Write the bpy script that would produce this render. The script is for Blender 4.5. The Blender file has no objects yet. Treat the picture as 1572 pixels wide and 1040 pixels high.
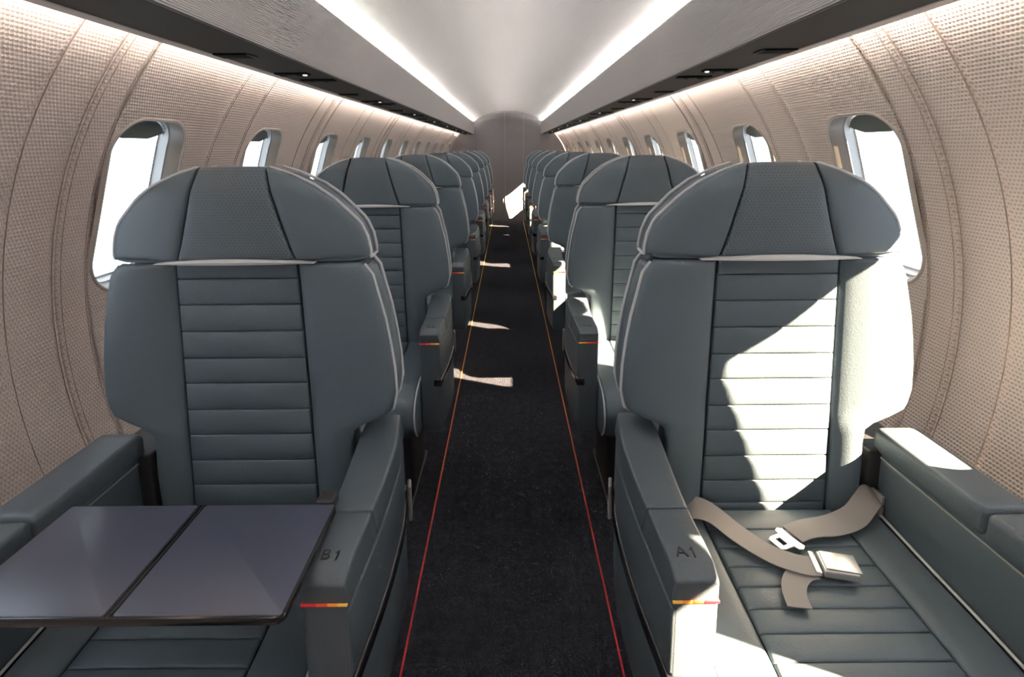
import bpy, bmesh, math, random
from math import sin, cos, pi, sqrt, radians, floor, exp
from mathutils import Vector, Matrix
random.seed(3)
SC = bpy.context.scene
COL = SC.collection

# ------------------------------------------------------------------ camera, light, exposure
PITCH, ROLL = radians(9.37), radians(0.5)
cam_d = bpy.data.cameras.new('camera')
cam = bpy.data.objects.new('camera', cam_d)
COL.objects.link(cam)
cam_d.sensor_fit = 'HORIZONTAL'
cam_d.sensor_width = 36.0
cam_d.lens = 36.0 * 800.0 / 1572.0
cam_d.shift_x = 5.0 / 1572.0
cam_d.shift_y = -160.0 / 1572.0
cam_d.clip_start = 0.02
_r, _u, _f = Vector((1, 0, 0)), Vector((0, sin(PITCH), cos(PITCH))), Vector((0, cos(PITCH), -sin(PITCH)))
_X = _r * cos(ROLL) - _u * sin(ROLL)
_Y = _r * sin(ROLL) + _u * cos(ROLL)
M = Matrix((_X, _Y, -_f)).transposed().to_4x4()
M.translation = Vector((0.004, 0.0, 1.22))
cam.matrix_world = M
SC.camera = cam

SC.view_settings.view_transform = 'Standard'
SC.view_settings.look = 'None'
SC.view_settings.gamma = 1.0
SC.view_settings.use_curve_mapping = False
SC.view_settings.exposure = 0.0

world = bpy.data.worlds.new('world')
SC.world = world
world.use_nodes = True
bg = world.node_tree.nodes['Background']
bg.inputs[0].default_value = (0.80, 0.90, 1.0, 1)
bg.inputs[1].default_value = 4.5

SUN_DIR = Vector((-1.90, 1.0, -1.58))
sd = bpy.data.lights.new('sun', 'SUN')
sd.energy = 185.0
sd.color = (1.0, 0.73, 0.49)
sd.angle = radians(0.53)
sun = bpy.data.objects.new('sun', sd)
COL.objects.link(sun)
sun.rotation_euler = SUN_DIR.to_track_quat('-Z', 'Y').to_euler()
sun.location = (6, -4, 7)

CEIL_LED = (1.0, 0.95, 0.92)
CEIL_LED_POWER = 150.0
WALL_LED = (1.0, 0.90, 0.81)
WALL_LED_POWER = 48.0

# ------------------------------------------------------------------ materials
def mat(name, color, rough=0.5, metal=0.0, spec=0.5, emit=None, estr=0.0):
    m = bpy.data.materials.new(name)
    m.use_nodes = True
    b = m.node_tree.nodes['Principled BSDF']
    b.inputs['Base Color'].default_value = (*color, 1)
    b.inputs['Roughness'].default_value = rough
    b.inputs['Metallic'].default_value = metal
    b.inputs['Specular IOR Level'].default_value = spec
    if emit:
        b.inputs['Emission Color'].default_value = (*emit, 1)
        b.inputs['Emission Strength'].default_value = estr
    return m

class NT:
    """small wrapper to wire nodes"""
    def __init__(s, m):
        s.m = m; s.t = m.node_tree; s.b = s.t.nodes['Principled BSDF']
    def n(s, typ, **kw):
        nd = s.t.nodes.new(typ)
        for k, v in kw.items(): setattr(nd, k, v)
        return nd
    def l(s, a, b): s.t.links.new(a, b)
    def math(s, op, a, b=None, c=None):
        nd = s.n('ShaderNodeMath', operation=op)
        for i, v in enumerate((a, b, c)):
            if v is None: continue
            if isinstance(v, (int, float)): nd.inputs[i].default_value = v
            else: s.l(v, nd.inputs[i])
        return nd.outputs[0]
    def noise(s, coord, scale, detail=3.0, rough=0.6):
        nd = s.n('ShaderNodeTexNoise')
        nd.inputs['Scale'].default_value = scale
        nd.inputs['Detail'].default_value = detail
        nd.inputs['Roughness'].default_value = rough
        s.l(coord, nd.inputs['Vector'])
        return nd.outputs['Fac']
    def bump(s, height, dist, strength=1.0, prev=None):
        nd = s.n('ShaderNodeBump')
        nd.inputs['Distance'].default_value = dist
        nd.inputs['Strength'].default_value = strength
        s.l(height, nd.inputs['Height'])
        if prev is not None: s.l(prev, nd.inputs['Normal'])
        return nd.outputs[0]
    def mix(s, fac, c1, c2):
        nd = s.n('ShaderNodeMix', data_type='RGBA')
        if isinstance(fac, (int, float)): nd.inputs[0].default_value = fac
        else: s.l(fac, nd.inputs[0])
        for i, cc in ((6, c1), (7, c2)):
            if isinstance(cc, tuple): nd.inputs[i].default_value = (*cc, 1)
            else: s.l(cc, nd.inputs[i])
        return nd.outputs[2]
    def dots(s, x, y, px, py, r, stagger=True):
        """0..1, one round pit per cell"""
        gy = s.math('DIVIDE', y, py)
        row = s.math('FLOOR', gy)
        fy = s.math('SUBTRACT', gy, row)
        gx = s.math('DIVIDE', x, px)
        if stagger:
            gx = s.math('ADD', gx, s.math('MULTIPLY', s.math('MODULO', row, 2.0), 0.5))
        fx = s.math('SUBTRACT', gx, s.math('FLOOR', gx))
        dx = s.math('MULTIPLY', s.math('SUBTRACT', fx, 0.5), px)
        dy = s.math('MULTIPLY', s.math('SUBTRACT', fy, 0.5), py)
        d = s.math('SQRT', s.math('ADD', s.math('MULTIPLY', dx, dx), s.math('MULTIPLY', dy, dy)))
        mr = s.n('ShaderNodeMapRange', interpolation_type='SMOOTHSTEP')
        s.l(d, mr.inputs[0])
        mr.inputs[1].default_value = r * 0.55; mr.inputs[2].default_value = r
        mr.inputs[3].default_value = 1.0; mr.inputs[4].default_value = 0.0
        return mr.outputs[0]

def leather(name, color, rough=0.48, perforated=False, spec=0.5):
    m = mat(name, color, rough, spec=spec)
    k = NT(m)
    tc = k.n('ShaderNodeTexCoord')
    fine = k.noise(tc.outputs['Object'], 420.0, 3.0)
    big = k.noise(tc.outputs['Object'], 9.0, 2.0)
    nrm = k.bump(fine, 0.0009, 0.55)
    c = k.mix(k.math('MULTIPLY', big, 0.5), color, tuple(x * 0.8 for x in color))
    if perforated:
        sep = k.n('ShaderNodeSeparateXYZ')
        k.l(tc.outputs['Object'], sep.inputs[0])
        d = k.dots(sep.outputs[0], sep.outputs[2], 0.0068, 0.0052, 0.0012)
        c = k.mix(k.math('MULTIPLY', d, 0.75), c, (0.006, 0.007, 0.008))
        nrm = k.bump(k.math('MULTIPLY', d, -1.0), 0.001, 0.6, nrm)
    k.l(c, k.b.inputs['Base Color'])
    k.l(nrm, k.b.inputs['Normal'])
    return m

MT = {}
MT['leather'] = leather('leather', (0.088, 0.121, 0.144), 0.46)
MT['leather_perf'] = leather('leather_perforated', (0.088, 0.117, 0.137), 0.48, True)
MT['shell'] = leather('seat_shell', (0.084, 0.114, 0.135), 0.52)
MT['arm'] = leather('armrest_skin', (0.068, 0.088, 0.103), 0.42)
MT['piping'] = mat('piping', (0.72, 0.74, 0.75), 0.5)
MT['silver'] = mat('silver_trim', (0.80, 0.81, 0.81), 0.40, 0.0)
MT['black'] = mat('black_plastic', (0.012, 0.012, 0.013), 0.35)
MT['black_gloss'] = mat('black_gloss', (0.010, 0.010, 0.012), 0.18)
MT['dark'] = mat('dark_frame', (0.014, 0.015, 0.017), 0.55)
MT['well'] = mat('matt_black_well', (0.006, 0.006, 0.006), 0.8, spec=0.1)
MT['ink'] = mat('letter_ink', (0.004, 0.004, 0.004), 0.5)
MT['pale'] = mat('pale_trim', (0.26, 0.25, 0.24), 0.45)
MT['steel'] = mat('brushed_steel', (0.75, 0.75, 0.74), 0.32, 0.85)
MT['gap'] = mat('joint_shadow', (0.42, 0.36, 0.32), 0.9)

m = mat('tray_laminate', (0.085, 0.088, 0.108), 0.36, spec=0.6)
k = NT(m); tc = k.n('ShaderNodeTexCoord')
f1 = k.noise(tc.outputs['Object'], 900.0, 2.0)
k.l(k.mix(k.math('MULTIPLY', f1, 0.6), (0.058, 0.067, 0.100), (0.038, 0.044, 0.070)), k.b.inputs['Base Color'])
MT['tray'] = m

m = mat('belt_webbing', (0.27, 0.255, 0.25), 0.6)
k = NT(m); tc = k.n('ShaderNodeTexCoord')
wv = k.n('ShaderNodeTexWave'); wv.inputs['Scale'].default_value = 260.0
k.l(tc.outputs['Object'], wv.inputs['Vector'])
k.l(k.bump(wv.outputs['Fac'], 0.0004, 0.4), k.b.inputs['Normal'])
MT['webbing'] = m

# perforated fabric of the side wall: pits laid out on the panel's own uv (metres along the cabin, metres up the curve)
m = mat('wall_fabric', (0.50, 0.44, 0.40), 0.75, spec=0.25)
k = NT(m)
uvn = k.n('ShaderNodeUVMap')
sep = k.n('ShaderNodeSeparateXYZ'); k.l(uvn.outputs[0], sep.inputs[0])
d = k.dots(sep.outputs[0], sep.outputs[1], 0.0086, 0.0086, 0.0034)
rowsin = k.math('SINE', k.math('MULTIPLY', sep.outputs[1], 2 * pi / 0.0086))
tc = k.n('ShaderNodeTexCoord')
nz = k.noise(tc.outputs['Object'], 60.0, 3.0)
c = k.mix(k.math('MULTIPLY', d, 0.52), (0.78, 0.685, 0.635), (0.37, 0.305, 0.27))
c = k.mix(k.math('MULTIPLY', nz, 0.25), c, (0.69, 0.61, 0.56))
h = k.math('ADD', k.math('MULTIPLY', d, -1.0), k.math('MULTIPLY', rowsin, 0.28))
k.l(c, k.b.inputs['Base Color'])
k.l(k.bump(h, 0.0020, 0.65), k.b.inputs['Normal'])
MT['wall'] = m

MT['bezel'] = mat('window_bezel', (0.15, 0.125, 0.10), 0.38, spec=0.5)
MT['rim'] = mat('window_rim', (0.46, 0.42, 0.385), 0.4)  # lighter than the bezel: the light caught on its edge is painted in
MT['reveal'] = mat('window_reveal', (0.44, 0.44, 0.44), 0.5)
MT['shade'] = mat('window_shade', (0.13, 0.15, 0.14), 0.5)

m = bpy.data.materials.new('window_glass'); m.use_nodes = True
t = m.node_tree; t.nodes.clear()
o_ = t.nodes.new('ShaderNodeOutputMaterial'); mx = t.nodes.new('ShaderNodeMixShader')
tr = t.nodes.new('ShaderNodeBsdfTransparent'); gl = t.nodes.new('ShaderNodeBsdfGlossy')
tr.inputs[0].default_value = (0.97, 0.98, 0.98, 1); gl.inputs['Roughness'].default_value = 0.03
mx.inputs[0].default_value = 0.05
t.links.new(tr.outputs[0], mx.inputs[1]); t.links.new(gl.outputs[0], mx.inputs[2]); t.links.new(mx.outputs[0], o_.inputs[0])
MT['glass'] = m

MT['bin'] = mat('bin_ribbed', (0.80, 0.765, 0.75), 0.6, spec=0.3)
MT['bin_plain'] = mat('bin_top', (0.60, 0.58, 0.565), 0.6)
MT['underside'] = mat('bin_underside', (0.050, 0.045, 0.040), 0.65, spec=0.15)
MT['lip'] = mat('bin_lip', (0.62, 0.56, 0.53), 0.5)
MT['ceiling'] = mat('ceiling_ribbed', (0.72, 0.69, 0.675), 0.65, spec=0.2)
MT['led_c'] = mat('ceiling_led', (0.9, 0.9, 0.9), 0.5, emit=CEIL_LED, estr=CEIL_LED_POWER)
MT['led_w'] = mat('wall_led', (0.9, 0.85, 0.8), 0.5, emit=WALL_LED, estr=WALL_LED_POWER)
MT['lamp'] = mat('reading_lamp', (0.9, 0.9, 0.9), 0.4, emit=(1, 1, 1), estr=0.9)
MT['bulk'] = mat('bulkhead_laminate', (0.22, 0.21, 0.215), 0.42, spec=0.4)
MT['bulk_trim'] = mat('bulkhead_trim', (0.30, 0.29, 0.295), 0.4)
MT['front'] = mat('front_wall', (0.45, 0.44, 0.43), 0.6)
for nm, cc in (('red', (0.62, 0.02, 0.03)), ('vermilion', (0.75, 0.07, 0.02)), ('orange', (0.85, 0.26, 0.03)), ('amber', (0.92, 0.48, 0.06))):
    MT[nm] = mat('strip_' + nm, cc, 0.4, emit=cc, estr=0.25)

# carpet
m = mat('carpet', (0.012, 0.013, 0.017), 1.0, spec=0.0)
k = NT(m); tc = k.n('ShaderNodeTexCoord')
n1 = k.noise(tc.outputs['Object'], 330.0, 2.0); n2 = k.noise(tc.outputs['Object'], 40.0, 3.0)
vo = k.n('ShaderNodeTexVoronoi'); vo.inputs['Scale'].default_value = 210.0
k.l(tc.outputs['Object'], vo.inputs['Vector'])
k.l(k.mix(k.math('MULTIPLY', n1, n2), (0.016, 0.018, 0.024), (0.085, 0.085, 0.098)), k.b.inputs['Base Color'])
k.l(k.bump(vo.outputs['Distance'], 0.006, 1.0), k.b.inputs['Normal'])
MT['carpet'] = m

# guide line on the carpet: dyed red at the front through orange to yellow at the back
m = mat('guide_line', (0.5, 0.1, 0.03), 0.6)
k = NT(m); tc = k.n('ShaderNodeTexCoord')
sep = k.n('ShaderNodeSeparateXYZ'); k.l(tc.outputs['Object'], sep.inputs[0])
rp = k.n('ShaderNodeValToRGB')
mr = k.n('ShaderNodeMapRange'); k.l(sep.outputs[1], mr.inputs[0]); mr.inputs[1].default_value = 1.0; mr.inputs[2].default_value = 8.8
k.l(mr.outputs[0], rp.inputs[0])
e = rp.color_ramp.elements
e[0].position = 0.0; e[0].color = (0.50, 0.012, 0.035, 1)
e[1].position = 1.0; e[1].color = (0.80, 0.46, 0.02, 1)
x_ = e.new(0.10); x_.color = (0.52, 0.06, 0.03, 1)
x_ = e.new(0.25); x_.color = (0.60, 0.19, 0.03, 1)
x_ = e.new(0.5); x_.color = (0.72, 0.34, 0.02, 1)
k.l(rp.outputs[0], k.b.inputs['Base Color']); k.l(rp.outputs[0], k.b.inputs['Emission Color'])
k.b.inputs['Emission Strength'].default_value = 0.05
MT['guide'] = m

# ------------------------------------------------------------------ mesh helpers
def link(name, verts, faces, material, parent=None, smooth=True, uv=None, angle=40, recalc=True):
    me = bpy.data.meshes.new(name)
    me.from_pydata([tuple(v) for v in verts], [], faces)
    if recalc:
        bm = bmesh.new(); bm.from_mesh(me)
        bmesh.ops.recalc_face_normals(bm, faces=bm.faces[:])
        bm.to_mesh(me); bm.free()
    if uv:
        lay = me.uv_layers.new(name='UVMap')
        for lp in me.loops: lay.data[lp.index].uv = uv[lp.vertex_index]
    if smooth:
        me.shade_smooth()
        me.set_sharp_from_angle(angle=radians(angle))
    me.materials.append(material)
    o = bpy.data.objects.new(name, me)
    COL.objects.link(o)
    if parent: o.parent = parent
    return o

def empty(name, loc, parent=None):
    o = bpy.data.objects.new(name, None)
    o.empty_display_size = 0.05
    COL.objects.link(o); o.location = loc
    if parent: o.parent = parent
    return o

def tag(o, label=None, cat=None, group=None, kind=None):
    if label: o['label'] = label
    if cat: o['category'] = cat
    if group: o['group'] = group
    if kind: o['kind'] = kind
    return o

class MB:
    def __init__(s): s.v = []; s.f = []
    def add(s, vs, fs):
        b = len(s.v); s.v += [tuple(v) for v in vs]; s.f += [tuple(i + b for i in f) for f in fs]
    def box(s, x0, x1, y0, y1, z0, z1):
        vs = [(x, y, z) for z in (z0, z1) for y in (y0, y1) for x in (x0, x1)]
        s.add(vs, [(0, 2, 3, 1), (4, 5, 7, 6), (0, 1, 5, 4), (2, 6, 7, 3), (0, 4, 6, 2), (1, 3, 7, 5)])
    def tube(s, pts, r, n=6, caps=True):
        pts = [Vector(p) for p in pts]
        vs = []; fs = []
        up = None
        for i, p in enumerate(pts):
            tg = (pts[min(i + 1, len(pts) - 1)] - pts[max(i - 1, 0)]).normalized()
            if up is None: up = tg.orthogonal().normalized()
            up = (up - tg * up.dot(tg)).normalized()
            sd_ = tg.cross(up)
            for j in range(n):
                a = 2 * pi * j / n
                vs.append(p + up * (r * cos(a)) + sd_ * (r * sin(a)))
        for i in range(len(pts) - 1):
            for j in range(n):
                fs.append((i * n + j, i * n + (j + 1) % n, (i + 1) * n + (j + 1) % n, (i + 1) * n + j))
        if caps:
            fs.append(tuple(range(n))[::-1]); fs.append(tuple(range((len(pts) - 1) * n, len(pts) * n)))
        s.add(vs, fs)
    def build(s, name, material, parent=None, **kw): return link(name, s.v, s.f, material, parent, **kw)

def lerp(a, b, t): return a + (b - a) * t
def table(tb, x):
    if x <= tb[0][0]: return tb[0][1]
    for (a, va), (b, vb) in zip(tb, tb[1:]):
        if x <= b:
            return va + (vb - va) * (x - a) / (b - a)
    return tb[-1][1]
def smooth(a, b, x):
    t = min(1, max(0, (x - a) / (b - a))); return t * t * (3 - 2 * t)
def edge_samples(W, r, n):
    e = min(0.45, r / W)
    return [0, .12 * e, .4 * e, e] + [lerp(e, 1 - e, i / n) for i in range(1, n)] + [1 - e, 1 - .4 * e, 1 - .12 * e, 1]
def quarter(d, r):
    if d >= r: return 0.0
    return -r + sqrt(max(0.0, r * r - (r - d) ** 2))

def pillow(name, P, N, W, L, rs, rt, puff, thick, nu, nv, material, parent, sx=1):
    """stuffed patch: P(s,t) base point, N(s,t) outward; rs/rt edge radii across s / t"""
    S_, T_ = edge_samples(W, rs, nu), edge_samples(L, rt, nv)
    vs = []; fs = []
    ns, nt = len(S_), len(T_)
    for t in T_:
        for s in S_:
            h = quarter(min(s, 1 - s) * W, rs) + quarter(min(t, 1 - t) * L, rt) + puff * sin(pi * s) ** .7 * sin(pi * t) ** .7
            p = P(s, t) + N(s, t) * h
            vs.append((p.x * sx, p.y, p.z))
    for j in range(nt - 1):
        for i in range(ns - 1):
            fs.append((j * ns + i, j * ns + i + 1, (j + 1) * ns + i + 1, (j + 1) * ns + i))
    ring = [(i, 0) for i in range(ns)] + [(ns - 1, j) for j in range(1, nt)] + [(i, nt - 1) for i in range(ns - 2, -1, -1)] + [(0, j) for j in range(nt - 2, 0, -1)]
    base = len(vs)
    for (i, j) in ring:
        s, t = S_[i], T_[j]
        p = P(s, t) - N(s, t) * thick
        vs.append((p.x * sx, p.y, p.z))
    n = len(ring)
    for q in range(n):
        a = ring[q][1] * ns + ring[q][0]; b = ring[(q + 1) % n][1] * ns + ring[(q + 1) % n][0]
        fs.append((a, base + q, base + (q + 1) % n, b))
    fs.append(tuple(base + q for q in range(n)))
    return link(name, vs, fs, material, parent)

def rrect(x0, x1, z0, z1, r, k=4):
    pts = []
    for cx, cz, a0 in ((x1 - r, z1 - r, 0), (x0 + r, z1 - r, pi / 2), (x0 + r, z0 + r, pi), (x1 - r, z0 + r, 1.5 * pi)):
        for i in range(k + 1):
            a = a0 + (pi / 2) * i / k
            pts.append((cx + r * cos(a), cz + r * sin(a)))
    return pts

def bar(name, x0, x1, y0, y1, z0, z1, r, material, parent=None, sx=1, ny=8, deform=None, k=3, re=None, angle=40):
    """rounded block lofted along y; deform(x,y,z)->(x,y,z)"""
    re = r if re is None else re
    rings = []
    for i in range(4):
        a = (pi / 2) * i / 3
        rings.append((y0 + re * (1 - sin(a)), re * (1 - cos(a))))
    rings = sorted(rings, key=lambda q: q[0])
    rings = [(y0 + re * (1 - cos(a)), re * (1 - sin(a))) for a in (0, pi / 6, pi / 3, pi / 2)]
    mid = [(lerp(y0 + re, y1 - re, i / ny), 0.0) for i in range(1, ny)]
    end = [(y1 - re * (1 - cos(a)), re * (1 - sin(a))) for a in (pi / 2, pi / 3, pi / 6, 0)]
    rings = rings + mid + end
    vs = []; fs = []
    n = None
    for (y, ins) in rings:
        pts = rrect(x0 + ins, x1 - ins, z0 + ins, z1 - ins, max(r - ins, 0.0004), k)
        n = len(pts)
        for (x, z) in pts:
            q = (x, y, z)
            if deform: q = deform(*q)
            vs.append((q[0] * sx, q[1], q[2]))
    for i in range(len(rings) - 1):
        for j in range(n):
            fs.append((i * n + j, i * n + (j + 1) % n, (i + 1) * n + (j + 1) % n, (i + 1) * n + j))
    fs.append(tuple(range(n))[::-1]); fs.append(tuple(range((len(rings) - 1) * n, len(rings) * n)))
    return link(name, vs, fs, material, parent, angle=angle)

def extrude_y(name, prof, y0, y1, material, parent=None, closed=False, ny=1, **kw):
    vs = []; fs = []; n = len(prof)
    for i in range(ny + 1):
        y = lerp(y0, y1, i / ny)
        vs += [(x, y, z) for (x, z) in prof]
    m_ = n if closed else n - 1
    for i in range(ny):
        for j in range(m_):
            fs.append((i * n + j, i * n + (j + 1) % n, (i + 1) * n + (j + 1) % n, (i + 1) * n + j))
    if closed:
        fs.append(tuple(range(n))[::-1]); fs.append(tuple(range(ny * n, (ny + 1) * n)))
    return link(name, vs, fs, material, parent, **kw)

# ------------------------------------------------------------------ cabin shell
R0, ZB = 1.05, 0.78              # fuselage lining radius and axis height
Y_FRONT, Y_REAR = -1.63, 8.83
PHI_LO, PHI_HI = -0.78, 0.86
WIN_Y0, WIN_DY = 1.410, 0.680
ODD_WIN = {-2: .185, -1: .765, 1: 2.062, 10: 8.37}      # windows shifted off the regular spacing to steer the sun patches
ODD_EDGE = {(-1, 2): .09, (5, 2): .10}         # and the panel joints moved with them
WIN_HW, WIN_PHI, WIN_HL = 0.145, 0.296, 0.239    # half width, centre angle, half height along the curve
def cyl(sx, y, arc, depth=0.0):
    ph = arc / R0
    return (sx * (R0 + depth) * cos(ph), y, ZB + (R0 + depth) * sin(ph))

# floor
mb = MB()
mb.add([(-.74, Y_FRONT, 0), (.74, Y_FRONT, 0), (.74, Y_REAR, 0), (-.74, Y_REAR, 0), (-.74, Y_FRONT, -.04), (.74, Y_FRONT, -.04), (.74, Y_REAR, -.04), (-.74, Y_REAR, -.04)],
       [(0, 1, 2, 3), (4, 7, 6, 5), (0, 4, 5, 1), (1, 5, 6, 2), (2, 6, 7, 3), (3, 7, 4, 0)])
floor_o = tag(mb.build('floor', MT['carpet'], smooth=False), kind='structure')

# side walls: a backing strip behind every joint, and the lining panels as parts
JOINTS = (-0.14, 0.0, 0.094, 0.525, 0.715, 1.22)      # one period of 1.36 m
PERIOD, YB = 1.36, 1.17
def arc_list():
    a0, a1 = PHI_LO * R0, PHI_HI * R0
    wc = WIN_PHI * R0
    lo, hi = wc - WIN_HL - .02, wc + WIN_HL + .02
    return [lerp(a0, lo, i / 10) for i in range(10)] + [lerp(lo, hi, i / 10) for i in range(10)] + [lerp(hi, a1, i / 7) for i in range(8)]
ARCS = arc_list()
I_LO, I_HI = 10, 20
def wall_panel(sx, ya, yb, da, db, base, win_y, parent):
    """lining panel; da/db groove depth at its two edges; base = recess of the whole panel"""
    vs = []; uv = []; fs = []
    def V(y, arc, dp):
        vs.append(cyl(sx, y, arc, dp)); uv.append((y + 20, arc + 5)); return len(vs) - 1
    cols = [(ya + .0007, max(da, base) + .001), (ya + .0014, base + .35 * da), (ya + .004, base)]
    if win_y is None:
        n = max(1, int((yb - ya) / .06))
        cols += [(lerp(ya + .004, yb - .004, i / n), base) for i in range(1, n)]
    else:
        wl, wr = win_y - WIN_HW - .006, win_y + WIN_HW + .006
        if wl - ya > .012: cols += [(wl, base)]
        else: cols[-1] = (wl, base)
        cols += [(lerp(wl, wr, i / 6), base) for i in range(1, 6)]
        cols += [(wr, base), (lerp(wr, yb, .5), base)]
    cols += [(yb - .004, base), (yb - .0014, base + .35 * db), (yb - .0007, max(db, base) + .001)]
    nc = len(cols)
    idx = [[V(y, a, d) for (y, d) in cols] for a in ARCS]
    cl = cr = None
    if win_y is not None:
        ys = [c_[0] for c_ in cols]
        cl = min(range(nc), key=lambda i: abs(ys[i] - wl)); cr = min(range(nc), key=lambda i: abs(ys[i] - wr))
    for j in range(len(ARCS) - 1):
        for i in range(nc - 1):
            if win_y is not None and I_LO <= j < I_HI and cl <= i < cr: continue
            fs.append((idx[j][i], idx[j][i + 1], idx[j + 1][i + 1], idx[j + 1][i]))
    if win_y is not None:
        ring = [(I_LO, i) for i in range(cl, cr)] + [(j, cr) for j in range(I_LO, I_HI)] + [(I_HI, i) for i in range(cr, cl, -1)] + [(j, cl) for j in range(I_HI, I_LO, -1)]
        wc = WIN_PHI * R0
        hole = []
        for (j, i) in ring:
            y, a = cols[i][0] - win_y, ARCS[j] - wc
            hole.append(V(win_y + win_outline(y, a)[0], wc + win_outline(y, a)[1], base))
        n = len(ring)
        for q in range(n):
            a = idx[ring[q][0]][ring[q][1]]; b = idx[ring[(q + 1) % n][0]][ring[(q + 1) % n][1]]
            fs.append((a, b, hole[(q + 1) % n], hole[q]))
    return link('wall_panel', vs, fs, MT['wall'], parent, uv=uv, recalc=False, angle=60)
def win_outline(y, a, inset=0.0, r=0.095):
    """project a point direction onto the rounded window outline"""
    hw, hl = WIN_HW - inset, WIN_HL - inset
    r = max(.02, r - inset)
    y = y * hw / (WIN_HW + .006); a = a * hl / (WIN_HL + .02)
    y = max(-hw, min(hw, y)); a = max(-hl, min(hl, a))
    cy, ca = (hw - r), (hl - r)
    if abs(y) > cy and abs(a) > ca:
        dy, da = abs(y) - cy, abs(a) - ca
        l_ = sqrt(dy * dy + da * da) or 1
        y = math.copysign(cy + dy / l_ * r, y); a = math.copysign(ca + da / l_ * r, a)
    return y, a
def win_ring(inset, n=56):
    hw, hl, r = WIN_HW - inset, WIN_HL - inset, max(.02, .095 - inset)
    return rrect(-hw, hw, -hl, hl, r, 13)

win_no = [0]
def window(sx, yc, pulled=0.0):
    win_no[0] += 1
    rings = [(.0085, -.001), (.010, .002), (.019, .034)]
    rim = [(-.004, .004), (.0015, -.003), (.006, -.0035), (.0085, -.001)]
    def ringv(lst):
        vs = []; fs = []; n = 0
        for ins, dp in lst:
            pts = win_ring(ins); n = len(pts)
            vs += [cyl(sx, yc + y, WIN_PHI * R0 + a, dp) for (y, a) in pts]
        for i in range(len(lst) - 1):
            for j in range(n):
                fs.append((i * n + j, i * n + (j + 1) % n, (i + 1) * n + (j + 1) % n, (i + 1) * n + j))
        return vs, fs, n
    vs, fs, n = ringv(rings)
    w = tag(link('window_%d' % win_no[0], vs, fs, MT['bezel'], recalc=False), kind='structure')
    vs, fs, n = ringv(rim)
    link('window_rim', vs, fs, MT['rim'], w, recalc=False)
    vs, fs, n = ringv([(.019, .034), (.023, .035), (.027, .058), (.033, .059)])
    link('window_reveal', vs, fs, MT['reveal'], w, recalc=False)
    vs, fs, n = ringv([(.029, .060)])
    vs2, _, _ = ringv([(.029, .063)])
    link('window_pane', vs + vs2, [tuple(range(n)), tuple(range(n, 2 * n))[::-1]] + [(i, (i + 1) % n, n + (i + 1) % n, n + i) for i in range(n)], MT['glass'], w, smooth=False)
    # the shade pulled a little way down, its hem curved
    top = [(y, a) for (y, a) in win_ring(.030) if a > .16 - pulled]
    top = sorted(top, key=lambda q: q[0])
    m_ = len(top)
    hem = [(y, .182 - pulled - .028 * (1 - (y / .115) ** 2)) for (y, a) in top]
    vs = [cyl(sx, yc + y, WIN_PHI * R0 + a, .046) for (y, a) in top] + [cyl(sx, yc + y, WIN_PHI * R0 + a, .046) for (y, a) in hem]
    vs += [cyl(sx, yc + y, WIN_PHI * R0 + a, .052) for (y, a) in top] + [cyl(sx, yc + y, WIN_PHI * R0 + a, .052) for (y, a) in hem]
    fs = []
    for i in range(m_ - 1):
        fs += [(i, i + 1, m_ + i + 1, m_ + i), (2 * m_ + i, 3 * m_ + i, 3 * m_ + i + 1, 2 * m_ + i + 1), (m_ + i, m_ + i + 1, 3 * m_ + i + 1, 3 * m_ + i)]
    link('window_shade', vs, fs, MT['shade'], w)
    return w

for side, sx in (('left', -1), ('right', 1)):
    mb = MB()
    edges = []
    for n in range(-2, 7):
        for j in JOINTS[:-1]:
            y = YB + PERIOD * n + j
            if Y_FRONT <= y <= Y_REAR: edges.append(y + (ODD_EDGE.get((n, 2), 0) if j == JOINTS[3] else 0))
    A = [PHI_LO * R0 + (PHI_HI - PHI_LO) * R0 * i / 24 for i in range(25)]
    for y in edges + [Y_FRONT + .02, Y_REAR - .02]:
        for i in range(24):
            mb.add([cyl(sx, y + dy, A[i + q], dp) for q in (0, 1) for dy, dp in ((-.012, .0005), (-.012, .014), (.012, .014), (.012, .0005))], [(0, 1, 5, 4), (1, 2, 6, 5), (2, 3, 7, 6)])
    wall = tag(mb.build('wall_' + side, MT['gap'], recalc=False), kind='structure')
    for n in range(-2, 6):
        y0 = YB + PERIOD * n
        for q in range(5):
            ya, yb = y0 + JOINTS[q], y0 + JOINTS[q + 1]
            if ya >= Y_REAR: continue
            clip = yb > Y_REAR
            yb = min(yb, Y_REAR)
            dep = {0: (0, .009), 1: (.009, 0), 2: (0, .004), 3: (.004, 0), 4: (0, 0)}[q]
            base = {0: .0035, 1: .0025, 2: 0, 3: .0015, 4: 0}[q]
            wy = None
            yb += ODD_EDGE.get((n, q), 0)
            ya += ODD_EDGE.get((n, q - 1), 0)
            if q == 2: wy = ODD_WIN.get(2 * n, y0 + .24)
            if q == 4 and not clip: wy = ODD_WIN.get(2 * n + 1, y0 + .92)
            wall_panel(sx, ya, yb, dep[0], dep[1], base, wy, wall)
for kk in range(-4, 11):
    for sx in (-1, 1):
        if WIN_Y0 + WIN_DY * kk > -1.45: window(sx, ODD_WIN.get(kk, WIN_Y0 + WIN_DY * kk), .012 if kk == -2 else 0.0)  # shade of one unseen front window lowered to trim its sun patch

# lower wall kick panel down to the floor
for side, sx in (('left', -1), ('right', 1)):
    mb = MB(); mb.box(sx * .68, sx * .76, Y_FRONT, Y_REAR, 0.0, 0.06)
    tag(mb.build('baseboard_' + side, MT['dark'], smooth=False), kind='structure')

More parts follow.
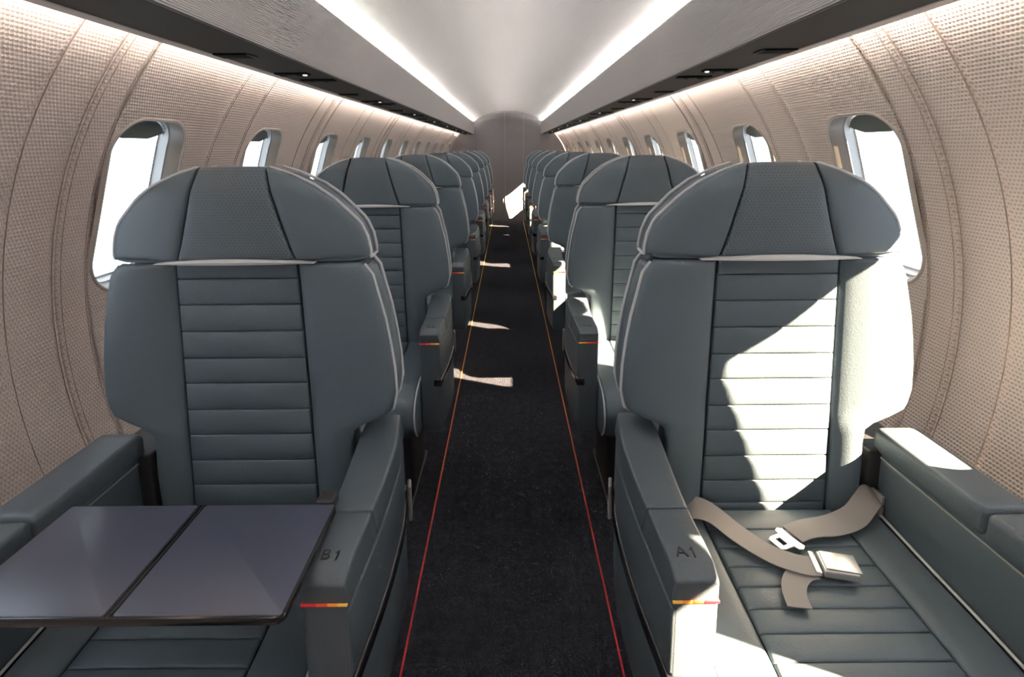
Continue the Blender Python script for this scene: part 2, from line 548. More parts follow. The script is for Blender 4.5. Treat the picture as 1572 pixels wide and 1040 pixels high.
# ceiling: ribbed vault, ending over the light coves
RC, ZC = 1.01, 0.822
prof = []
NR = 480
for i in range(NR + 1):
    x = lerp(-.545, .545, i / NR)
    ph = math.asin(x / RC)
    rr = RC + (.0005 if i % 2 else -.0005)
    prof.append((rr * sin(ph), ZC + rr * cos(ph)))
zE = ZC + sqrt(RC * RC - .545 ** 2)
prof = [(-.715, 1.50), (-.715, 1.62), (-.66, zE + .004), (-.60, zE + .004)] + prof + [(.60, zE + .004), (.66, zE + .004), (.715, 1.62), (.715, 1.50)]
tag(extrude_y('ceiling', prof, Y_FRONT, Y_REAR, MT['ceiling'], ny=1, recalc=False, smooth=False), kind='structure')

# rear wall: four tall panels with raised seams under the vault
def vault_z(x):
    return ZC + sqrt(max(0.01, RC * RC - x * x))
def fus_z(x): return ZB + sqrt(max(0.0, (R0 + .01) ** 2 - x * x))
def panel_poly(x0, x1, y, top):
    n = 10
    pts = [(x0, y, 0.0), (x1, y, 0.0)] + [(lerp(x1, x0, i / n), y, top(lerp(x1, x0, i / n))) for i in range(n + 1)]
    return pts
def slab(name, x0, x1, y0, y1, top, material, parent=None):
    a = panel_poly(x0, x1, y0, top); b = panel_poly(x0, x1, y1, top); n = len(a)
    return link(name, a + b, [tuple(range(n)), tuple(range(n, 2 * n))[::-1]] + [(i, (i + 1) % n, n + (i + 1) % n, n + i) for i in range(n)], material, parent, angle=25)
wr = tag(slab('wall_rear', -1.05, 1.05, Y_REAR + .012, Y_REAR + .05, lambda x: fus_z(min(abs(x), 1.04)) + .05, MT['dark']), kind='structure')
top_ = lambda x: fus_z(min(abs(x), 1.04)) - .0 if abs(x) > .56 else vault_z(x) - .004
for (a, b, yo) in ((-1.0, -.535, .004), (-.531, -.048, .0), (-.044, .262, -.006), (.267, .525, 0), (.529, 1.0, .004)):
    slab('wall_panel', a, b, Y_REAR + yo, Y_REAR + .011, top_, MT['bulk'], wr)
for x in (-.046, .2645, .527):
    slab('seam_trim', x - .007, x + .007, Y_REAR - .012, Y_REAR + .006, top_, MT['bulk_trim'], wr)
mb = MB()
mb.tube([(x, Y_REAR - .012, vault_z(x) - .012) for x in [lerp(-.56, .56, i / 40) for i in range(41)]], .010, 6)
mb.build('arch_trim', MT['bulk_trim'], wr)
# front wall, behind the photographer
slab_f = slab('wall_front', -1.05, 1.05, Y_FRONT - .05, Y_FRONT, lambda x: fus_z(min(abs(x), 1.04)) + .05, MT['front'])
tag(slab_f, kind='structure')

# ------------------------------------------------------------------ overhead bins
BX, BZ0, BZ1 = 0.545, 1.450, 1.648
def make_bin(sx, label):
    root = tag(empty('overhead_bin', (0, (Y_FRONT + Y_REAR) / 2, BZ0)), label, 'luggage bin')
    y0, y1 = Y_FRONT + .005, Y_REAR - .10
    off = root.location
    def prof_build(name, prof, material, closed=True, **kw):
        vs = [(sx * x, z) for x, z in prof]
        o = extrude_y(name, [(x, z - off.z) for x, z in vs], y0 - off.y, y1 - off.y, material, root, closed=closed, **kw)
        return o
    # ribbed side
    ribs = 42; pr_ = []
    h = (BZ1 - .006 - (BZ0 + .006)) / ribs
    for i in range(ribs):
        z = BZ0 + .006 + h * i
        pr_ += [(BX + .0030, z), (BX - .0008, z + h * .22), (BX - .0008, z + h * .66), (BX + .0030, z + h * .90)]
    pr_ += [(BX, BZ1 - .005), (BX + .002, BZ1), (BX + .006, BZ1), (BX + .006, BZ0 + .006), (BX + .004, BZ0 + .003)]
    prof_build('side_panel', pr_, MT['bin'], smooth=False)
    prof_build('shadow_gap', [(BX + .001, BZ0 - .001), (BX + .004, BZ0 + .004), (BX + .018, BZ0 + .010), (BX + .018, BZ0 + .004)], MT['black'])
    prof_build('top_shelf', [(BX + .007, BZ1 - .018), (BX + .007, BZ1 - .024), (.640, BZ1 - .024), (.640, BZ1 - .018)], MT['bin_plain'])
    prof_build('underside', [(BX + .010, BZ0 + .001), (.706, BZ0 + .001), (.706, BZ0 + .009), (BX + .010, BZ0 + .009)], MT['underside'], smooth=False)
    prof_build('lip', [(.707, BZ0 - .001), (.733, BZ0 - .001), (.738, BZ0 + .002), (.738, BZ0 + .014), (.731, BZ0 + .014), (.729, BZ0 + .006), (.707, BZ0 + .006)], MT['lip'])
    prof_build('cove_back', [(.637, BZ1 - .024), (.641, BZ1 - .024), (.641, zE + .01), (.637, zE + .01)], MT['bin_plain'])
    prof_build('cove_light', [(BX + .009, BZ1 - .017), (BX + .026, BZ1 - .017), (BX + .026, BZ1 - .010), (BX + .009, BZ1 - .010)], MT['led_c'], smooth=False)
    prof_build('cove_light', [(.606, BZ1 - .016), (.617, BZ1 - .016), (.617, BZ1 - .010), (.606, BZ1 - .010)], MT['led_c'], smooth=False)  # second hidden strip, added to brighten the middle of the vault
    prof_build('wash_light', [(.712, BZ0 + .026), (.728, BZ0 + .018), (.732, BZ0 + .022), (.716, BZ0 + .034)], MT['led_w'], smooth=False)
    mb = MB(); mb.box(sx * (BX), sx * .738, y1 - off.y, y1 - off.y + .006, BZ0 - .001 - off.z, BZ1 - off.z)
    mb.build('end_cap', MT['bin'], root, smooth=False)
    return root
make_bin(-1, 'ribbed pale grey luggage bin with dark underside above the left row of seats')
make_bin(1, 'ribbed pale grey luggage bin with dark underside above the right row of seats')

ORD = ['first', 'second', 'third', 'fourth', 'fifth', 'sixth', 'seventh', 'eighth', 'ninth', 'tenth']
def service_unit(sx):
    """reading lights and air nozzles: two oblong wells, each with two turned knobs"""
    root = empty('service_unit', (0, 0, 0))
    for (x0, x1, y) in ((.570, .680, .075), (.600, .700, -.075)):
        w = bar('well', x0, x1, y - .017, y + .017, -.0035, .0015, .0015, MT['well'], root, sx, 2)
    for (x, y, lit) in ((.600, .075, False), (.648, .075, False), (.630, -.075, False), (.676, -.075, False)):
        mb = MB()
        seg = 14
        prof = [(.0135, -.002), (.0135, -.006), (.011, -.0085), (.007, -.0085), (.006, -.006)]
        vs = []; fs = []
        for r, z in prof:
            vs += [(sx * x + r * cos(2 * pi * i / seg), y + r * sin(2 * pi * i / seg), z) for i in range(seg)]
        for i in range(len(prof) - 1):
            fs += [(i * seg + j, i * seg + (j + 1) % seg, (i + 1) * seg + (j + 1) % seg, (i + 1) * seg + j) for j in range(seg)]
        fs.append(tuple(range(len(prof) * seg - seg, len(prof) * seg)))
        mb.add(vs, fs)
        mb.build('nozzle', MT['dark'], root)
    mb = MB(); seg = 14
    x, y = .586, -.0
    return root
def knob(name, x, y, r, z0, z1, material, parent):
    seg = 14
    vs = [(x + r * cos(2 * pi * i / seg), y + r * sin(2 * pi * i / seg), z) for z in (z0, z1) for i in range(seg)]
    vs += [(x + .75 * r * cos(2 * pi * i / seg), y + .75 * r * sin(2 * pi * i / seg), z1 - .001) for i in range(seg)]
    fs = [(i, (i + 1) % seg, seg + (i + 1) % seg, seg + i) for i in range(seg)] + [(seg + i, seg + (i + 1) % seg, 2 * seg + (i + 1) % seg, 2 * seg + i) for i in range(seg)] + [tuple(range(2 * seg, 3 * seg))]
    return link(name, vs, fs, material, parent)
for sx, sd_name in ((-1, 'left'), (1, 'right')):
    su = service_unit(sx)
    knob('reading_lamp', sx * .612, -.075, .007, -.002, -.006, MT['lamp'], su)
    vent = tag(empty('air_slot', (0, 0, 0)), cat='vent')
    bar('slot', .622, .715 - .012, -.026, .026, -.003, .0015, .0014, MT['well'], vent, sx, 2)
    bar('slot_rim', .618, .622, -.028, .028, -.0035, .0005, .0012, MT['black'], vent, sx, 2)
    for n in range(0, 8):
        y1_, y2_ = 1.72 + .94 * n, 1.33 + .94 * n
        for proto, yy, nm, lab, grp, cat in ((su, y1_, 'service_unit', 'black reading lamp and air nozzle unit, %s from the front under the %s bin', 'service units under the bins', 'reading light'),
                                              (vent, y2_, 'air_slot', 'thin black oblong slot, %s from the front in the dark underside of the %s bin', 'slots under the bins', 'vent')):
            if n == 0: o = proto
            else:
                o = proto.copy(); COL.objects.link(o)
                for ch in proto.children:
                    c_ = ch.copy(); COL.objects.link(c_); c_.parent = o
            o.location = (0, yy, BZ0)
            tag(o, lab % (ORD[n], sd_name), cat, grp)

# guide lines on the carpet
for sx, xa, xb in ((-1, -.256, -.268), (1, .268, .252)):
    L0 = Y_FRONT + .3
    mb = MB()
    vs = []
    for (y, x) in ((L0, xa), (Y_REAR - .01, xb)):
        for z in (0.0005, .004):
            for d_ in (-.0022, .0022): vs.append((x + d_, y, z))
    mb.add(vs, [(2, 3, 7, 6), (0, 4, 5, 1), (0, 2, 6, 4), (1, 5, 7, 3), (0, 1, 3, 2), (4, 6, 7, 5)])
    o = mb.build('guide_line', MT['guide'], smooth=False)
    tag(o, 'thin red to yellow guide line on the dark carpet along the %s row of seats' % ('left' if sx < 0 else 'right'), 'floor line')

# ------------------------------------------------------------------ seats
ROW0, PITCH_Y, SEAT_X = 0.607, 0.942, 0.505
BODY_HW = [(.44, .19), (.48, .19), (.585, .195), (.64, .192), (.672, .195), (.682, .206), (.692, .228), (.702, .256), (.714, .274), (.75, .282), (.80, .280), (.85, .274), (.90, .266), (.95, .254), (.985, .246), (1.000, .238), (1.010, .226)]
CEN_HW = [(.48, .127), (1.01, .115)]
ROWS_Z = [.478, .507, .556, .609, .664, .716, .771, .822, .876, .929, .980, 1.018]
UC = .010                         # centre panel offset
def yc(z): return .342 + .020 * (z - .49)
def yfront(u, z):
    a = abs(u - UC)
    hw = table(BODY_HW, z); c0 = table(CEN_HW, z)
    q = min(1.0, max(0.0, (a - c0) / max(.05, hw - c0)))
    return yc(z) + .004 - .011 * sin(pi * min(1, q * .95)) - .010 * q
NEG_Y = Vector((0, -1, 0))
HEAD = [(.243, 1.019), (.243, 1.032), (.238, 1.058), (.226, 1.086), (.204, 1.109), (.180, 1.133), (.148, 1.156), (.106, 1.176), (.066, 1.1885)]
def head_o(t):
    n = len(HEAD) - 1; i = min(n - 1, int(t * n)); f = t * n - i
    return lerp(HEAD[i][0], HEAD[i + 1][0], f), lerp(HEAD[i][1], HEAD[i + 1][1], f)
def head_i(t): return lerp(.110, .062, t ** .85), lerp(1.019, 1.190, t)
def yhead(u, z):
    a = abs(u)
    return .344 + .03 * (z - 1.0) - .016 * cos(min(1, a / .24) * pi / 2) + .012 * (a / .24) ** 2 + .018 * smooth(1.14, 1.20, z)

def outline_shell(name, half, rings, yfun, sx, material, parent, bumps=None):
    """half: (u,z) going up the positive side; closed mirror; rings (depth, inset)"""
    poly = half + [(-u, z) for (u, z) in half[::-1]]
    cz = sum(z for u, z in poly) / len(poly)
    vs = []; n = len(poly)
    for (dp, ins, bm_) in rings:
        for (u, z) in poly:
            l_ = max(.02, sqrt(u * u))
            k_ = ins + (bm_ * (0.5 - 0.5 * cos(2 * pi * z / .054)) if bm_ else 0)
            uu = math.copysign(max(0, abs(u) - k_), u)
            zz = z - ins * .8 * smooth(cz, max(p[1] for p in poly), z)
            vs.append((sx * uu, yfun(z) + dp, zz))
    fs = []
    for i in range(len(rings) - 1):
        for j in range(n):
            fs.append((i * n + j, i * n + (j + 1) % n, (i + 1) * n + (j + 1) % n, (i + 1) * n + j))
    fs.append(tuple(range(n))[::-1]); fs.append(tuple(range((len(rings) - 1) * n, len(rings) * n)))
    return link(name, vs, fs, material, parent)

CUSH = [(.335, .500), (.30, .497), (.20, .491), (.10, .487), (.02, .482), (-.03, .474), (-.068, .455), (-.088, .42), (-.085, .385), (-.068, .352), (-.045, .332)]
_cl = [0.0]
for a, b in zip(CUSH, CUSH[1:]): _cl.append(_cl[-1] + sqrt((a[0] - b[0]) ** 2 + (a[1] - b[1]) ** 2))
def cush(d):
    d = max(0, min(_cl[-1], d))
    for i in range(len(CUSH) - 1):
        if d <= _cl[i + 1] + 1e-9:
            f = (d - _cl[i]) / (_cl[i + 1] - _cl[i]); break
    y, z = lerp(CUSH[i][0], CUSH[i + 1][0], f), lerp(CUSH[i][1], CUSH[i + 1][1], f)
    def nr(i):
        i = max(0, min(len(CUSH) - 2, i))
        ty, tz = CUSH[i + 1][0] - CUSH[i][0], CUSH[i + 1][1] - CUSH[i][1]
        l_ = sqrt(ty * ty + tz * tz); return (tz / l_, -ty / l_)
    n0, n1, n2 = nr(i - 1), nr(i), nr(i + 1)
    a = (n0[0] + n1[0], n0[1] + n1[1]); b = (n1[0] + n2[0], n1[1] + n2[1])
    ny, nz = lerp(a[0], b[0], f), lerp(a[1], b[1], f); l_ = sqrt(ny * ny + nz * nz) or 1
    return y, z, ny / l_, nz / l_

def arm_bulge(x, y, z):
    """the aisle console swells towards the aisle in its middle and widens to the rear"""
    b = sin(pi * min(1, max(0, (y + .02) / .46)))
    outer = smooth(-.24, -.29, x)
    low = smooth(.66, .50, z)
    x2 = x - outer * (.008 * b + .006 * low * b) + (1 - outer) * .018 * smooth(.10, .43, y)
    x2 += outer * .010 * smooth(.30, .43, y)
    return (x2, y, z)

def make_seat(sx):
    root = empty('passenger_seat', (0, 0, 0))
    L, SH, AR, PI_ = MT['leather'], MT['shell'], MT['arm'], MT['piping']
    # ---- backrest
    half = [(0, .44)] + [(table(BODY_HW, z) - .004, z) for z in [.44, .52, .585, .62, .64, .665, .674, .682, .687, .692, .697, .702, .708, .714, .735, .75] + [.75 + .0135 * i for i in range(1, 18)] + [.995, 1.009]] + [(0, 1.014)]
    back = outline_shell('backrest', half, [(.018, .010, 0), (.030, .003, 0), (.072, .003, 0), (.086, .006, .004), (.105, .012, .006), (.122, .035, .004), (.128, .07, 0)], yc, sx, SH, root)
    for i in range(len(ROWS_Z) - 1):
        z0, z1 = ROWS_Z[i], ROWS_Z[i + 1]
        def P(s, t, z0=z0, z1=z1):
            z = lerp(z0 + .0005, z1 - .0005, t); c0 = table(CEN_HW, z) - .0012
            u = UC + lerp(-c0, c0, s); return Vector((u, yfront(u, z), z))
        pillow('quilted_panel', P, lambda s, t: NEG_Y, .24, z1 - z0, .004, .0030, .0022, .014, 6, 3, L, back, sx)
    for sg in (-1, 1):
        def P(s, t, sg=sg):
            z = lerp(.465, 1.011, t); c0 = table(CEN_HW, z) + .0012 + sg * UC; hw = table(BODY_HW, z)
            u = sg * lerp(c0, hw, s); return Vector((u, yfront(u, z), z))
        pillow('bolster', P, lambda s, t: NEG_Y, .12, .53, .010, .008, .002, .016, 8, 40, L, back, sx)
        # piped side panel: front welt, foot and rear welt
        zz = [1.006, .985, .95, .90, .85, .80, .75, .728, .716]
        front = [(sg * (table(BODY_HW, z) + .0012), yc(z) + .006, z) for z in zz]
        rear = [(sg * (table(BODY_HW, z) - .001), yc(z) + .078, z + .006) for z in zz]
        foot = [(sg * (table(BODY_HW, .706) + .001), yc(.706) + lerp(.014, .070, i / 4), .704 + .001 * i) for i in range(5)]
        mb = MB()
        path = front + foot + rear[::-1]
        mb.tube([(x * sx, y, z) for x, y, z in path], .0036, 6)
        mb.build('piping', PI_, back)
        def P(s, t, sg=sg):
            z = lerp(.712, 1.000, t)
            return Vector((sg * (table(BODY_HW, z) - .002), yc(z) + lerp(.018, .076, s), z))
        pillow('side_gusset', P, lambda s, t, sg=sg: Vector((sg, 0, 0)), .058, .27, .008, .008, .0035, .004, 3, 12, L, back, sx)
    # ---- headrest
    halfh = [(0, 1.013), (.20, 1.014), (.228, 1.015)] + [head_o(i / 24) for i in range(25)] + [(.03, 1.191), (0, 1.192)]
    halfh = [(max(0, u - .003), z - .001) for u, z in halfh]
    head = outline_shell('headrest', halfh, [(.008, .010, 0), (.018, .002, 0), (.070, .002, 0), (.092, .010, 0), (.108, .030, 0), (.114, .06, 0)], lambda z: .346 + .03 * (z - 1), sx, SH, root)
    def Pc(s, t):
        hw, z = head_i(t); hw -= .0013
        u = lerp(-hw, hw, s); return Vector((u, yhead(u, z), z + .002 * (1 - (2 * s - 1) ** 2) * t))
    pillow('headrest_panel', Pc, lambda s, t: NEG_Y, .18, .185, .006, .008, .003, .014, 12, 14, MT['leather_perf'], head, sx)
    for sg in (-1, 1):
        def P(s, t, sg=sg):
            a, za = head_i(t); b, zb = head_o(t)
            u = sg * lerp(a + .0013, b, s); z = lerp(za, zb, s); return Vector((u, yhead(u, z), z))
        pillow('headrest_panel', P, lambda s, t: NEG_Y, .11, .22, .008, .008, .002, .014, 8, 20, L, head, sx)
        o_front = [head_o(i / 20) for i in range(21)]
        ft = [(sg * (u + .0012), yhead(u, z) + .0085, z + .0012) for u, z in o_front]
        rr = [(sg * (u - .001), .346 + .03 * (z - 1) + .070, z + .001) for u, z in o_front]
        bt = [(sg * .238, lerp(ft[0][1], rr[0][1], i / 4), 1.0155) for i in range(1, 4)]
        mb = MB(); mb.tube([(x * sx, y, z) for x, y, z in (ft[::-1] + bt + rr)], .0034, 6)
        mb.build('piping', PI_, head)
    # silver lens shaped trim under the headrest
    vs = []; fs = []; n = 24
    for i in range(n + 1):
        q = 2 * i / n - 1; u = .148 * q; h = .0008 + .0046 * (1 - q * q); zc = 1.0165 + .005 * (1 - q * q)
        y = min(yfront(u, .99), yhead(u, 1.0)) - .001
        for (dy, dz) in ((-.003, -h), (-.006, 0), (-.003, h), (.012, h), (.012, -h)):
            vs.append((sx * (u + UC * .3), y + dy, zc - .003 + dz))
    for i in range(n):
        for j in range(5): fs.append((i * 5 + j, i * 5 + (j + 1) % 5, i * 5 + 5 + (j + 1) % 5, i * 5 + 5 + j))
    fs += [tuple(range(5))[::-1], tuple(range(n * 5, n * 5 + 5))]
    link('trim_strip', vs, fs, MT['silver'], root)
    # ---- block added low on the back to stop a stray sun spot
    bar('back_sun_block', -.19, .20, .435, .555, .30, .62, .02, SH, back, sx, 3)
    # ---- cushion
    core = bar('seat_cushion', -.212, .224, -.055, .36, .325, .462, .02, SH, root, sx, 4)
    TL = _cl[-1]
    cuts = [0.0, .050, .092, .134, .175, .216, .257, .300, .345, TL]
    UL, UR = -.124, .142
    for a, b in zip(cuts, cuts[1:]):
        nn = 3 if b - a < .1 else 16
        def P(s, t, a=a, b=b):
            y, z, ny, nz = cush(lerp(a + .0004, b - .0004, t)); return Vector((lerp(UL + .001, UR - .001, s), y, z))
        def N(s, t, a=a, b=b):
            y, z, ny, nz = cush(lerp(a, b, t)); return Vector((0, ny, nz))
        pillow('cushion_panel', P, N, UR - UL, b - a, .006, .0035, .0016, .012, 6, nn, L, core, sx)
    for (u0, u1, sg) in ((-.214, UL, -1), (UR, .226, 1)):
        def P(s, t, u0=u0, u1=u1):
            y, z, ny, nz = cush(lerp(.0, TL, t)); return Vector((lerp(u0 + .001, u1 - .001, s), y, z))
        def N(s, t):
            y, z, ny, nz = cush(lerp(0, TL, t)); return Vector((0, ny, nz))
        pillow('cushion_bolster', P, N, u1 - u0, TL, .007, .006, .002, .012, 5, 34, L, core, sx)
        ue = u0 - .0015 if sg < 0 else u1 + .0015
        mb = MB(); mb.tube([(sx * ue, cush(TL * i / 40)[0], cush(TL * i / 40)[1] + .0015) for i in range(41)], .0026, 6)
        mb.build('piping', PI_, core)
        # upholstered cheek under the welt
        ring = [(cush(TL * i / 30)[0], cush(TL * i / 30)[1]) for i in range(31)]
        cyy, czz = .12, .40
        vs = [(sx * ue, y, z - .001) for y, z in ring] + [(sx * (ue + sg * .006), lerp(y, cyy, .08), lerp(z, czz, .12)) for y, z in ring] + [(sx * (ue + sg * .006), .335, .335)]
        n = len(ring); fs = [(i, i + 1, n + i + 1, n + i) for i in range(n - 1)] + [tuple(range(n, 2 * n + 1))]
        link('cushion_cheek', vs, fs, L, core)
    # ---- pedestal
    ped = bar('pedestal', -.17, .215, .09, .33, .012, .330, .02, MT['dark'], root, sx, 3)
    for u in (-.15, .18):
        bar('floor_rail', u - .018, u + .018, .06, .40, .0, .014, .004, MT['black'], ped, sx, 2)
    # ---- aisle console
    D = arm_bulge
    arm = bar('aisle_armrest', -.2785, -.227, .006, .425, .330, .640, .010, MT['black'], root, sx, 10, D)
    def cap(x, y, z):
        # roll the top over the front edge; chamfer the aisle shoulder
        q = smooth(.03, .0, y)
        x2, y2, z2 = D(x, y, z)
        sh = smooth(-.262, -.29, x) * smooth(.628, .66, z)
        return (x2 + .005 * sh, y2, z2 - .012 * q * smooth(.63, .66, z))
    bar('front_cap', -.2872, -.2235, .0, .1288, .6165, .662, .005, AR, arm, sx, 6, cap, 4)
    bar('armrest_pad', -.2872, -.2235, .1300, .428, .6165, .662, .005, AR, arm, sx, 10, cap, 4, .003)
    bar('side_panel', -.2855, -.262, .001, .420, .503, .6085, .004, AR, arm, sx, 14, D, 3)
    bar('front_panel', -.2860, -.2235, .0005, .05, .322, .6215, .006, AR, arm, sx, 3, None, 4)
    bar('side_trim', -.2882, -.264, -.002, .424, .477, .5015, .004, MT['black_gloss'], arm, sx, 14, D, 3)
    bar('lower_panel', -.2840, -.255, .010, .415, .322, .4760, .008, AR, arm, sx, 14, D, 3)
    bar('inner_panel', -.240, -.2235, .02, .42, .330, .6195, .006, SH, arm, sx, 8, D, 3)
    bar('lever', -.2985, -.2905, .385, .415, .440, .520, .003, MT['pale'], arm, sx, 3, D, 3)
    segs = ['amber', 'orange', 'vermilion', 'red']
    bnd = [-.2860, -.2725, -.259, -.244, -.2232]
    for i, cn in enumerate(segs):
        o = bar('light_segment', bnd[i], bnd[i + 1], -.0012, .030, .6172, .6216, .0009, MT[cn], arm, sx, 2, None, 2)
        tag(o, {'amber': 'glowing amber', 'orange': 'glowing orange', 'vermilion': 'glowing orange red', 'red': 'glowing red'}[cn] + ' light segment')
    # ---- window side ledge
    led = bar('outer_armrest', .238, .306, -.02, .36, .300, .628, .010, SH, root, sx, 8)
    bar('rear_filler', .212, .306, .345, .46, .300, .622, .006, MT['dark'], led, sx, 2)  # dark block added so the gap behind the ledge stays dark
    bar('front_cap', .230, .318, -.03, .1155, .612, .662, .012, AR, led, sx, 8, None, 4)
    bar('armrest_pad', .230, .318, .1172, .365, .612, .662, .012, AR, led, sx, 8, None, 4)
    bar('side_panel', .2325, .250, -.025, .340, .335, .607, .006, AR, led, sx, 8)
    mb = MB(); mb.tube([(sx * .2315, y, .6095) for y in (-.02, .1, .338)], .0016, 6)
    mb.build('seam_welt', MT['pale'], led)
    return root

def letters(body, x, y, z, size, parent, mirror=1):
    cu = bpy.data.curves.new('text', 'FONT')
    cu.body = body if not body.endswith('1') else body[0] + '  '; cu.size = size; cu.extrude = .0006; cu.align_x = 'CENTER'; cu.align_y = 'CENTER'
    cu.space_character = 1.12
    to = bpy.data.objects.new('text', cu); COL.objects.link(to)
    bpy.context.view_layer.update()
    me = bpy.data.meshes.new_from_object(to.evaluated_get(bpy.context.evaluated_depsgraph_get()))
    bpy.data.objects.remove(to)
    if body.endswith('1'):
        vs = []; h = .36
        one = [(.62, -h), (.70, -h), (.70, h), (.645, h), (.60, h - .10), (.52, h - .155), (.52, h - .235), (.62, h - .185)]
        bm = bmesh.new(); bm.from_mesh(me)
        lo = [bm.verts.new(((q[0] - .36) * size, q[1] * size, -.0006)) for q in one]
        hi = [bm.verts.new(((q[0] - .36) * size, q[1] * size, .0006)) for q in one]
        bm.faces.new(hi); bm.faces.new(lo[::-1])
        for i in range(len(one)): bm.faces.new((lo[i], lo[(i + 1) % len(one)], hi[(i + 1) % len(one)], hi[i]))
        bm.to_mesh(me); bm.free()
    me.materials.clear(); me.materials.append(MT['ink'])
    o = bpy.data.objects.new('seat_number', me); COL.objects.link(o)
    o.parent = parent; o.location = (x, y, z); o['label'] = 'seat number ' + body
    return o

def copy_tree(o, parent=None):
    c_ = o.copy(); COL.objects.link(c_)
    c_.parent = parent
    for ch in o.children: copy_tree(ch, c_)
    return c_
for sx, nm, sd_name in ((-1, 'B', 'left'), (1, 'A', 'right')):
    proto = make_seat(sx)
    seats = [proto] + [copy_tree(proto) for _ in range(7)]
    for n, s_ in enumerate(seats):
        s_.location = (sx * SEAT_X + (.003 if sx < 0 else 0), ROW0 + PITCH_Y * n, 0)
        where = 'nearest' if n == 0 else ('last before the rear wall' if n == 7 else ORD[n] + ' from the front')
        lab = 'dark grey leather seat with pale piping, %s in the %s row' % (where, sd_name)
        if n == 0: lab = 'nearest dark grey leather seat %s' % ('under the open tray table, armrest marked B1' if sx < 0 else 'with an open seat belt, armrest marked A1')
        tag(s_, lab, 'seat', 'seats in two rows along the aisle')
        if n < 4:
            arm = [c_ for c_ in s_.children if c_.name.startswith('aisle_armrest')][0]
            letters('%s%d' % (nm, n + 1), sx * -.2555, .038, .6618, .026, arm)

# ------------------------------------------------------------------ tray table over the left front seat
tray = tag(empty('tray_table', (-.475, .64, .668)), 'open two leaf tray table with black rim over the left front seat', 'table')
TX0, TX1, TY0, TY1 = -.682, -.266, .533, .735
ox, oy, oz = tray.location
def plate(name, x0, x1, y0, y1, z0, z1, r, b, material, parent):
    vs = []; fs = []; n = 0
    for ins, z in ((b, z0), (b * .3, z0 + b * .3), (0, z0 + b), (0, z1 - b), (b * .3, z1 - b * .3), (b, z1)):
        pts = rrect(x0 + ins, x1 - ins, y0 + ins, y1 - ins, max(.0006, r - ins), 6); n = len(pts)
        vs += [(x - ox, y - oy, z) for x, y in pts]
    for i in range(5):
        fs += [(i * n + j, i * n + (j + 1) % n, (i + 1) * n + (j + 1) % n, (i + 1) * n + j) for j in range(n)]
    fs += [tuple(range(n))[::-1], tuple(range(5 * n, 6 * n))]
    return link(name, vs, fs, material, parent)
plate('tray_frame', TX0, TX1, TY0, TY1, -.004, .0075, .014, .003, MT['black_gloss'], tray)
plate('tray_leaf', TX0 + .004, -.4815, TY0 + .0035, TY1 - .0035, .003, .0086, .004, .001, MT['tray'], tray)
plate('tray_leaf', -.4705, TX1 - .004, TY0 + .0035, TY1 - .0035, .003, .0086, .004, .001, MT['tray'], tray)
bar('hinge_block', -.302 - ox, -.274 - ox, TY1 - oy, TY1 + .03 - oy, -.03, .010, .004, MT['dark'], tray, 1, 2, None, 3)
mb = MB()
for i in range(2):
    mb.tube([(-.480 - ox + i * .006, TY0 + .004 - oy, .0078), (-.480 - ox + i * .006, TY1 - .004 - oy, .0078)], .0012, 6)
mb.build('hinge', MT['black'], tray)

# ------------------------------------------------------------------ seat belt on the right front seat
belt = tag(empty('seat_belt', (.50, .85, .49)), 'open grey lap belt with steel buckle lying on the sunlit right front seat', 'seat belt')
def ribbon(name, pts, width, parent, th=.0016):
    """pts: (centre, across vector)"""
    vs = []; fs = []
    base = Vector(parent.location)
    for (p, a) in pts:
        p = Vector(p) - base; a = Vector(a).normalized() * (width / 2)
        for q in (-1, 1): vs.append(p + a * q)
    n = len(pts)
    up = []
    for i in range(n):
        tg = (Vector(pts[min(i + 1, n - 1)][0]) - Vector(pts[max(i - 1, 0)][0])).normalized()
        up.append(tg.cross(Vector(pts[i][1]).normalized()).normalized())
    for i in range(n):
        for q in (0, 1): vs.append(vs[i * 2 + q] + up[i] * th)
    m_ = 2 * n
    for i in range(n - 1):
        a = 2 * i
        fs += [(a, a + 1, a + 3, a + 2), (m_ + a, m_ + a + 2, m_ + a + 3, m_ + a + 1), (a, a + 2, m_ + a + 2, m_ + a), (a + 1, m_ + a + 1, m_ + a + 3, a + 3)]
    fs += [(0, m_, m_ + 1, 1), (2 * n - 2, 2 * n - 1, m_ + 2 * n - 1, m_ + 2 * n - 2)]
    return link(name, vs, fs, MT['webbing'], parent)
def catmull(ps, n=6):
    out = []
    for i in range(len(ps) - 1):
        p0, p1, p2, p3 = ps[max(0, i - 1)], ps[i], ps[i + 1], ps[min(len(ps) - 1, i + 2)]
        for j in range(n):
            t = j / n
            out.append(tuple(.5 * ((2 * b) + (c_ - a) * t + (2 * a - 5 * b + 4 * c_ - d_) * t * t + (-a + 3 * b - 3 * c_ + d_) * t ** 3) for a, b, c_, d_ in zip(p0, p1, p2, p3)))
    out.append(tuple(ps[-1])); return out
def strap(name, ctr, acr, width):
    P_ = catmull(ctr); A_ = catmull(acr)
    ribbon(name, list(zip(P_, A_)), width, belt)
strap('strap', [(.335, .938, .495), (.362, .930, .514), (.392, .912, .516), (.425, .866, .508), (.465, .822, .503), (.505, .796, .504), (.530, .790, .506)],
      [(.25, .5, .55), (.30, .6, .45), (.45, .75, .25), (.62, .76, .1), (.5, .83, .03), (.33, .92, 0), (.25, .96, 0)], .044)
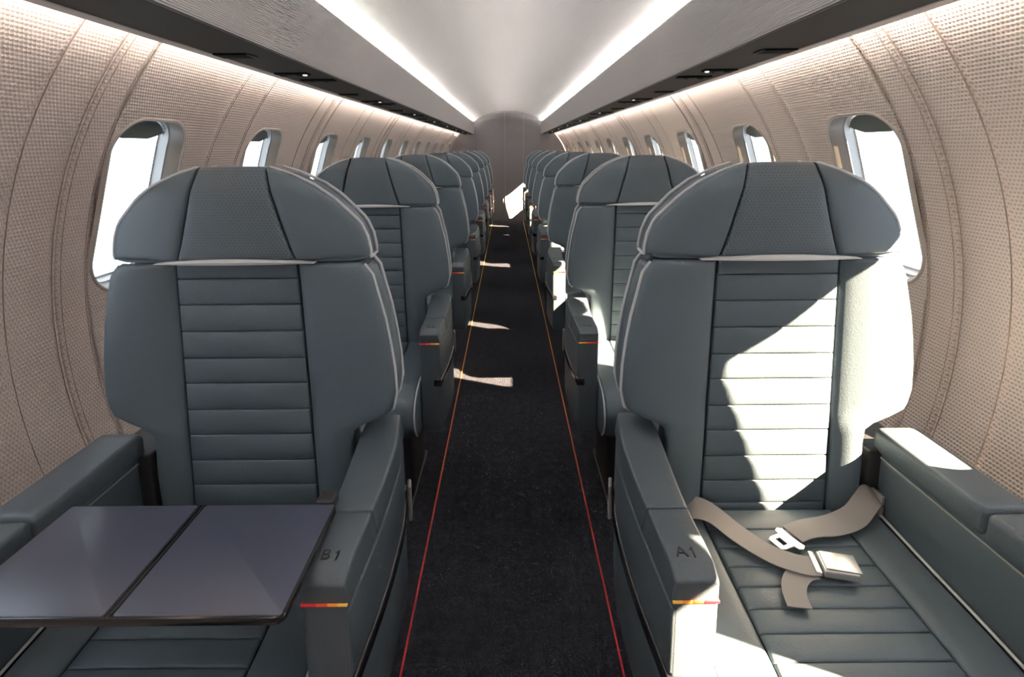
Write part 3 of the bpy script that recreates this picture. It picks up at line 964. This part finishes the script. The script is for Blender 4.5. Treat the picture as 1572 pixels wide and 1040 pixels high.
strap('strap', [(.527, .866, .506), (.560, .872, .512), (.610, .880, .512), (.660, .897, .516), (.692, .915, .530), (.715, .930, .538), (.735, .937, .524)],
      [(-.35, .92, .0), (-.25, .95, .05), (-.2, .95, .2), (-.4, .85, .35), (-.5, .75, .40), (-.45, .70, .55), (-.40, .60, .70)], .044)
strap('strap_tail', [(.520, .785, .502), (.500, .782, .5005), (.480, .768, .4985), (.466, .745, .498), (.460, .717, .4975)],
      [(.1, -1, 0), (.35, -.9, 0), (.7, -.6, 0), (.95, -.3, 0), (.98, -.15, 0)], .037)
def place(o, loc, rz, tilt=(0, 0)):
    b = Vector(belt.location)
    o.location = Vector(loc) - b; o.rotation_euler = (tilt[0], tilt[1], rz)
bk = bar('buckle', -.028, .028, -.023, .023, -.007, .008, .0035, MT['steel'], belt, 1, 3, None, 3)
place(bk, (.563, .789, .506), radians(-13))
o = bar('buckle_lid', -.024, .031, -.0205, .0205, .008, .0105, .0012, MT['steel'], bk, 1, 2, None, 2)
o = bar('buckle_bar', -.040, -.030, -.025, .025, -.004, .004, .002, MT['steel'], bk, 1, 2, None, 2)
# latch plate: flat tongue with a slot and two shoulders
pl = [(-.024, -.013), (-.016, -.017), (.004, -.017), (.006, -.026), (.014, -.029), (.022, -.024), (.020, -.012), (.020, .012), (.022, .024), (.014, .029), (.006, .026), (.004, .017), (-.016, .017), (-.024, .013)]
sl = [(-.013, -.009), (-.002, -.009), (-.002, .009), (-.013, .009)]
bm = bmesh.new()
vo_ = [bm.verts.new((x, y, 0)) for x, y in pl]; vi_ = [bm.verts.new((x, y, 0)) for x, y in sl]
ed = [bm.edges.new((vo_[i], vo_[(i + 1) % len(vo_)])) for i in range(len(vo_))] + [bm.edges.new((vi_[i], vi_[(i + 1) % 4])) for i in range(4)]
bmesh.ops.triangle_fill(bm, use_beauty=True, use_dissolve=False, edges=ed)
g = bmesh.ops.extrude_face_region(bm, geom=bm.faces[:])
for v in [x for x in g['geom'] if isinstance(x, bmesh.types.BMVert)]: v.co.z += .0026
bmesh.ops.recalc_face_normals(bm, faces=bm.faces[:])
me = bpy.data.meshes.new('latch_plate'); bm.to_mesh(me); bm.free(); me.materials.append(MT['steel'])
lp = bpy.data.objects.new('latch_plate', me); COL.objects.link(lp); lp.parent = belt
place(lp, (.506, .853, .502), radians(22))
o = bar('anchor_bracket', -.004, .004, -.016, .016, -.024, .022, .002, MT['steel'], belt, 1, 2, None, 2)
place(o, (.733, .937, .518), 0)
